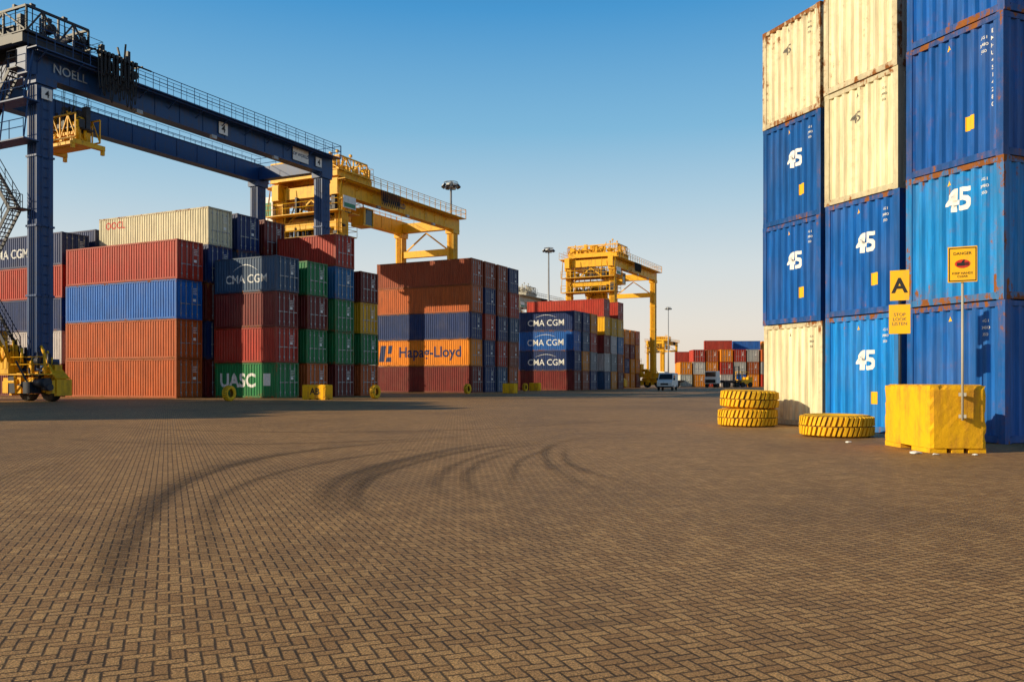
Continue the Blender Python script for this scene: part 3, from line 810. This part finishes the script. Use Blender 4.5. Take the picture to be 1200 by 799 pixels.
# ------------------------------------------------------------------ tyres
def tyre_mesh(r,w,lugs=34,seed=1):
    rnd=random.Random(seed)
    bm=bmesh.new(); seg=56
    hi=w/2
    pf=[(.50*r,-hi*.62),(.56*r,-hi*.86),(.72*r,-hi*1.0),(.86*r,-hi*.96),(.92*r,-hi*.80),(.93*r,-hi*.4),(.93*r,hi*.4),(.92*r,hi*.80),(.86*r,hi*.96),(.72*r,hi*1.0),(.56*r,hi*.86),(.50*r,hi*.62)]
    rings=[]
    for s in range(seg):
        t=2*math.pi*s/seg; rings.append([bm.verts.new((a*math.cos(t),a*math.sin(t),b_)) for a,b_ in pf])
    for s in range(seg):
        A_,B_=rings[s],rings[(s+1)%seg]
        for q in range(len(pf)-1):
            f=bm.faces.new((A_[q],B_[q],B_[q+1],A_[q+1])); f.smooth=True
            if 3<=q<=7: f.material_index=1
    inner=[(.50*r,-hi*.62),(.60*r,-hi*.5),(.85*r,-hi*.5),(.85*r,hi*.5),(.60*r,hi*.5),(.50*r,hi*.62)]
    rin=[[bm.verts.new((a*math.cos(2*math.pi*s/seg),a*math.sin(2*math.pi*s/seg),b_)) for a,b_ in inner] for s in range(seg)]
    for s in range(seg):
        for q in range(len(inner)-1):
            f=bm.faces.new((rin[s][q],rin[s][q+1],rin[(s+1)%seg][q+1],rin[(s+1)%seg][q])); f.smooth=True; f.material_index=1
    for s in range(lugs):
        for up in (0,1):
            t=2*math.pi*(s+.5*up)/lugs+rnd.uniform(-.008,.008); dt=2*math.pi/lugs*rnd.uniform(.26,.32)
            z0,z1=(-hi*.97,-hi*.06) if not up else (hi*.06,hi*.97)
            sk=.07 if not up else -.07
            zo=z0 if not up else z1; zi=z1 if not up else z0
            wr=rnd.uniform(.975,1.0)
            def pt(rad,z,a): return bm.verts.new((rad*math.cos(a),rad*math.sin(a),z))
            a0,a1=t-dt,t+dt
            q1=[pt(.90*r,zi,a0+sk),pt(.90*r,zi,a1+sk),pt(wr*r,zi,a1+sk),pt(wr*r,zi,a0+sk)]
            q2=[pt(.80*r,zo*1.02,a0),pt(.80*r,zo*1.02,a1),pt((wr-.015)*r,zo*.84,a1),pt((wr-.015)*r,zo*.84,a0)]
            for f in ((q1[0],q1[1],q1[2],q1[3]),(q2[3],q2[2],q2[1],q2[0]),(q1[3],q1[2],q2[2],q2[3]),(q1[0],q1[3],q2[3],q2[0]),(q1[2],q1[1],q2[1],q2[2]),(q1[1],q1[0],q2[0],q2[1])):
                bm.faces.new(f)
    return mesh_of(bm,"tyre_casing",[M_TYRE,M_TYRED])
TY=tyre_mesh(.83,.50,42)
def tyre(loc,rot,label,me=TY):
    o=obj("tyre",me,None,loc,rot); o["label"]=label; o["category"]="tyre"; o["group"]="yellow painted marker tyres"; return o
tyre((6.62,24.0,.25),(0,0,.3),"yellow painted lorry tyre lying at bottom of pair")
tyre((6.68,24.02,.758),(R(1.8),0,1.2),"yellow painted lorry tyre stacked on another tyre",tyre_mesh(.82,.50,36,4))
tyre((7.45,19.6,.25),(R(.5),0,.7),"single yellow painted lorry tyre lying on pavers",tyre_mesh(.83,.50,44,9))
TS=tyre_mesh(.50,.36,26)
for (x,y,a) in ((-17.7,53.4,68),(-9.7,60.5,65),(-4.3,82.5,62),(1.6,104,60)):
    o=tyre((x,y,.48),(R(90),0,R(a)),"yellow painted tyre standing upright beside container stacks",TS)

# ------------------------------------------------------------------ concrete blocks
def rough_block(w,d,h,foot=.10,seed=1):
    rnd=random.Random(seed); bm=bmesh.new()
    nx,ny,nz=12,18,12
    V_={}
    def P_(a,b_,c):
        k_=(a,b_,c)
        if k_ in V_: return V_[k_]
        x=-w/2+w*a/nx; y=-d/2+d*b_/ny; z=foot+(h-foot)*c/nz
        ex=a in(0,nx); ey=b_ in(0,ny); ez=c==nz
        n_=ex+ey+ez
        x+=rnd.uniform(-.003,.003); y+=rnd.uniform(-.003,.003); z+=rnd.uniform(-.003,.003)
        if n_>=2:
            q=rnd.uniform(.018,.030)+(.05*rnd.random() if rnd.random()<.18 else 0)
            if ex: x-=math.copysign(q,x)
            if ey: y-=math.copysign(q,y)
            if ez: z-=q
        V_[k_]=bm.verts.new((x,y,z)); return V_[k_]
    for a in range(nx):
        for b_ in range(ny):
            for c in (0,nz): bm.faces.new((P_(a,b_,c),P_(a+1,b_,c),P_(a+1,b_+1,c),P_(a,b_+1,c)))
    for a in range(nx):
        for c in range(nz):
            for b_ in (0,ny): bm.faces.new((P_(a,b_,c),P_(a+1,b_,c),P_(a+1,b_,c+1),P_(a,b_,c+1)))
    for b_ in range(ny):
        for c in range(nz):
            for a in (0,nx): bm.faces.new((P_(a,b_,c),P_(a,b_+1,c),P_(a,b_+1,c+1),P_(a,b_,c+1)))
    for (x0,x1) in ((-w/2+.02,-w/2+.01+w*.30),(-w*.10,w*.10),(w/2-.01-w*.30,w/2-.02)):
        for (y0,y1) in ((-d/2+.022,-d*.12),(d*.12,d/2-.022)):
            box(bm,x0,x1,y0,y1,0,foot+.003)
    return mesh_of(bm,"block_body",M_YBLK)
e=empty("concrete_block",(7.86,15.95,0),R(-1.5),"large chipped yellow concrete block with lifting slots","concrete block")
obj("block_body",rough_block(1.02,1.95,1.2,.085,4),e)
for (x,y,t) in ((-13.2,57.9,"AB"),(-.2,86.5,""),(2.9,107,"")):
    w=1.9 if t else 1.3
    e=empty("concrete_block",(x,y,0),-TH+.05,"small yellow concrete marker block beside container stacks","concrete block","yellow concrete marker blocks")
    obj("block_body",rough_block(w,.9,1.0,.08,int(x*7)%50),e)
    if t:
        bm=text_geom(t,.62,.02); obj("lettering",mesh_of(bm,"lettering",M_BLACK),e,loc=(.1,-.465,.56),rot=(R(90),0,0))

# ------------------------------------------------------------------ signs
e=empty("warning_sign",(7.85,14.87,0),R(-28),"yellow hand warning sign on a slim white post","sign")
bm=bmesh.new(); tube(bm,(0,0,.58),(0,0,3.05),.021,10); box(bm,-.06,.06,-.01,.05,.62,.68); box(bm,-.06,.06,-.01,.05,1.0,1.06)
obj("post",mesh_of(bm,"post",M_PALE),e)
K=.88
bm=bmesh.new(); box(bm,-.26*K,.26*K,-.045,-.03,2.98,3.60); obj("sign_plate",mesh_of(bm,"sign_plate",M_SIGN,.004),e)
def flat(polys,mat,name,loc,parent):
    bm=shape_geom(polys); return obj(name,mesh_of(bm,name,mat),parent,loc=loc,rot=(R(90),0,0))
def rect(x0,x1,y0,y1,k=K): return [(x0*k,y0),(x1*k,y0),(x1*k,y1),(x0*k,y1)]
flat([rect(-.24,.24,.275,.29),rect(-.24,.24,-.29,-.275),rect(-.24,-.225,-.275,.275),rect(.225,.24,-.275,.275)],M_BLACK,"sign_border",(0,-.05,3.29),e)
flat([[( .12*math.cos(a*math.pi/9),.075*math.sin(a*math.pi/9)) for a in range(18)]],M_RED,"symbol",(0,-.05,3.30),e)
S_=.7
flat([[(x*S_,y*S_) for x,y in p] for p in [rect(-.14,.05,-.05,.03)]+[rect(.05,.16,-.045+q*.022,-.03+q*.022) for q in range(4)]+[[(-.03,.03),(.03,.03),(.06,.095),(.02,.10)]]],M_BLACK,"hand_symbol",(0,-.054,3.30),e)
obj("lettering",mesh_of(text_geom("DANGER",.07,.002),"lettering",M_BLACK),e,loc=(0,-.05,3.48),rot=(R(90),0,0))
obj("lettering",mesh_of(text_geom("KEEP HANDS\nCLEAR",.055,.001),"lettering",M_BLACK),e,loc=(0,-.05,3.11),rot=(R(90),0,0))
e=empty("row_sign",(7.70,16.95,0),R(-30),"yellow row letter sign above smaller notice on post","sign")
bm=bmesh.new(); tube(bm,(0,.04,0),(0,.04,3.4),.03,8); obj("post",mesh_of(bm,"post",M_DARK),e)
bm=bmesh.new(); box(bm,-.175,.175,-.015,0,2.86,3.46); pl=obj("sign_plate",mesh_of(bm,"sign_plate",M_SIGN),e)
obj("lettering",mesh_of(text_geom("A",.40,.03),"lettering",M_BLACK),pl,loc=(0,-.02,3.16),rot=(R(90),0,0))
bm=bmesh.new(); box(bm,-.195,.195,-.015,0,2.20,2.78); pl=obj("sign_plate",mesh_of(bm,"sign_plate",M_SIGN),e)
obj("lettering",mesh_of(text_geom("STOP\nLOOK\nLISTEN",.09,0),"lettering",M_MARKG),pl,loc=(0,-.02,2.49),rot=(R(90),0,0))
for (x,y,s) in ((7.05,14.9,.10),(7.25,14.6,.06),(8.2,20.6,.08),(7.9,14.55,.05),(6.9,17.5,.07)):
    bm=bmesh.new(); bmesh.ops.create_icosphere(bm,subdivisions=2,radius=s)
    for v in bm.verts: v.co*=random.uniform(.6,1.2); v.co.z=abs(v.co.z)*.4
    o=obj("paper_scrap",mesh_of(bm,"paper_scrap",M_WHITE),None,(x,y,.005)); o["label"]="crumpled scrap of white paper lying on pavers"; o["category"]="litter"; o["group"]="litter on the pavers"

# ------------------------------------------------------------------ vehicles
def van(x,y,yaw,label,mat=M_WHITE):
    e=empty("utility_van",(x,y,0),yaw,label,"van")
    prof_=[(-2.4,.45),(-2.45,1.0),(-2.25,1.25),(-1.6,1.40),(-1.0,2.15),(-.7,2.28),(2.3,2.30),(2.45,2.1),(2.45,.45)]
    bm=bmesh.new(); w=.98
    A_=[bm.verts.new((-w,a,b_)) for a,b_ in prof_]; B_=[bm.verts.new((w,a,b_)) for a,b_ in prof_]
    bm.faces.new(A_); bm.faces.new(B_[::-1])
    for q in range(len(prof_)): z=(q+1)%len(prof_); bm.faces.new((A_[q],A_[z],B_[z],B_[q]))
    obj("body",mesh_of(bm,"body",mat,.05),e)
    bm=bmesh.new()
    vs=[bm.verts.new(p) for p in ((-.88,-1.60,1.44),(.88,-1.60,1.44),(.80,-1.04,2.12),(-.80,-1.04,2.12))]; bm.faces.new(vs)
    obj("windscreen",mesh_of(bm,"windscreen",M_GLASS),e,loc=(0,-.02,.02))
    bm=bmesh.new()
    for s in (-1,1): box(bm,s*w-.006,s*w+.006,-1.0,0,1.4,2.0)
    obj("side_window",mesh_of(bm,"side_window",M_GLASS),e)
    bm=bmesh.new(); box(bm,-.5,.5,-2.475,-2.44,.72,.95); box(bm,-1.0,1.0,-2.52,-2.40,.38,.55); obj("grille",mesh_of(bm,"grille",M_BLACK),e)
    for s in (-1,1):
        bm=bmesh.new(); box(bm,s*.8-.15,s*.8+.15,-2.49,-2.42,.8,1.02); obj("headlight",mesh_of(bm,"headlight",M_LENS),e)
        bm=bmesh.new(); box(bm,s*1.1-.1,s*1.1+.1,-1.35,-1.25,1.35,1.65); obj("mirror",mesh_of(bm,"mirror",M_BLACK),e)
        for yy in (-1.6,1.5):
            bm=bmesh.new(); tube(bm,(s*.78,yy,.36),(s*1.0,yy,.36),.36,20); obj("wheel",mesh_of(bm,"wheel",M_RUB),e)
van(20.6,113,R(-20),"white delivery van parked at the end of lane",M_WHITE)
def truck(x,y,yaw):
    e=empty("yard_truck",(x,y,0),yaw,"white terminal truck with an empty flat trailer","truck","trucks waiting by the distant containers")
    bm=bmesh.new(); box(bm,-1.2,1.2,-2.2,-.2,.7,2.0); box(bm,-1.15,1.15,-2.1,-.3,2.0,3.1)
    obj("cab",mesh_of(bm,"cab",M_WHITE,.08),e)
    bm=bmesh.new(); box(bm,-1.0,1.0,-2.15,-2.105,2.05,2.9); obj("windscreen",mesh_of(bm,"windscreen",M_GLASS),e)
    bm=bmesh.new(); box(bm,-1.0,1.0,-2.26,-2.2,.85,1.5); obj("grille",mesh_of(bm,"grille",M_BLACK),e)
    bm=bmesh.new(); box(bm,-.5,.5,-.2,10,.8,1.1); box(bm,-1.2,1.2,1.5,11,1.1,1.35); obj("chassis",mesh_of(bm,"chassis",M_DARK),e)
    for yy in (-1.4,2.5,3.8,8.5,9.8):
        for s in (-1,1):
            bm=bmesh.new(); tube(bm,(s*.8,yy,.5),(s*1.18,yy,.5),.5,18); obj("wheel",mesh_of(bm,"wheel",M_RUB),e)
truck(31.5,176,R(-40)); truck(38.5,162,R(-35))
def forklift(x,y,yaw):
    e=empty("forklift",(x,y,0),yaw,"small yellow forklift beside the distant containers","forklift")
    bm=bmesh.new(); box(bm,-1,1,-1.4,1.6,.6,1.5); box(bm,-.95,.95,.8,1.8,.6,2.0); obj("chassis",mesh_of(bm,"chassis",M_YEL,.06),e)
    bm=bmesh.new()
    for sx_ in (-.85,.85):
        for yy in (-1.0,.7): box(bm,sx_-.06,sx_+.06,yy-.06,yy+.06,1.5,3.0)
    box(bm,-.95,.95,-1.1,.8,3.0,3.1); obj("overhead_guard",mesh_of(bm,"overhead_guard",M_YEL),e)
    bm=bmesh.new()
    for sx_ in (-.6,.6): box(bm,sx_-.1,sx_+.1,-1.75,-1.55,.2,4.2); box(bm,sx_-.1,sx_+.1,-3.0,-1.7,.2,.3)
    for zz in (.8,2.2,4.0): box(bm,-.6,.6,-1.72,-1.6,zz,zz+.15)
    obj("lift_mast",mesh_of(bm,"lift_mast",M_DARK),e)
    for yy in (-1.0,1.1):
        for s in (-1,1):
            bm=bmesh.new(); tube(bm,(s*.75,yy,.5),(s*1.15,yy,.5),.5,18); obj("wheel",mesh_of(bm,"wheel",M_RUB),e)
forklift(46.5,172,R(-60))

# ------------------------------------------------------------------ light, sky, camera
sun_el=21; sx,sy=-.955,-.297
az=math.atan2(sx,sy)
w=bpy.data.worlds.new("World"); sc.world=w; w.use_nodes=True
nt=w.node_tree; bg=nt.nodes["Background"]
sk=nt.nodes.new("ShaderNodeTexSky"); sk.sky_type='NISHITA'; sk.sun_disc=False
sk.sun_elevation=R(sun_el); sk.sun_rotation=az%(2*math.pi)
sk.air_density=1.0; sk.dust_density=2.0; sk.ozone_density=2.0; sk.altitude=0
tc=nt.nodes.new("ShaderNodeTexCoord"); sp=nt.nodes.new("ShaderNodeSeparateXYZ"); nt.links.new(tc.outputs["Generated"],sp.inputs[0])
cr_=nt.nodes.new("ShaderNodeValToRGB"); nt.links.new(sp.outputs[2],cr_.inputs[0])
el=cr_.color_ramp.elements
stops=[(0,(.90,.76,.62)),(.06,(.88,.81,.72)),(.13,(.72,.78,.79)),(.20,(.48,.67,.79)),(.28,(.23,.52,.76)),(.40,(.06,.33,.68)),(.52,(.015,.10,.26)),(1,(.006,.03,.10))]
el[0].position=0; el[0].color=(*stops[0][1],1); el[1].position=1; el[1].color=(*stops[-1][1],1)
for p,c in stops[1:-1]:
    x=el.new(p); x.color=(*c,1)
sc_=nt.nodes.new("ShaderNodeVectorMath"); sc_.operation='SCALE'; nt.links.new(cr_.outputs[0],sc_.inputs[0]); sc_.inputs[3].default_value=10
mx=mixc(nt,.86,sk.outputs[0],sc_.outputs[0])
nt.links.new(mx,bg.inputs[0]); bg.inputs[1].default_value=.10
L=bpy.data.lights.new("sun","SUN"); L.energy=5.0; L.angle=R(.5); L.color=(1.0,.83,.56)
lo=bpy.data.objects.new("sun",L); COL.objects.link(lo)
d=Vector((sx*math.cos(R(sun_el)),sy*math.cos(R(sun_el)),math.sin(R(sun_el))))
lo.rotation_euler=d.to_track_quat('Z','Y').to_euler()
cam=bpy.data.cameras.new("camera"); co=bpy.data.objects.new("camera",cam); COL.objects.link(co)
co.location=(0,0,1.27); co.rotation_euler=(R(90),0,0)
cam.sensor_width=36; cam.lens=30; cam.shift_y=46.5/1200; cam.clip_end=6000
sc.camera=co
sc.view_settings.view_transform='Standard'; sc.view_settings.look='None'; sc.view_settings.exposure=0
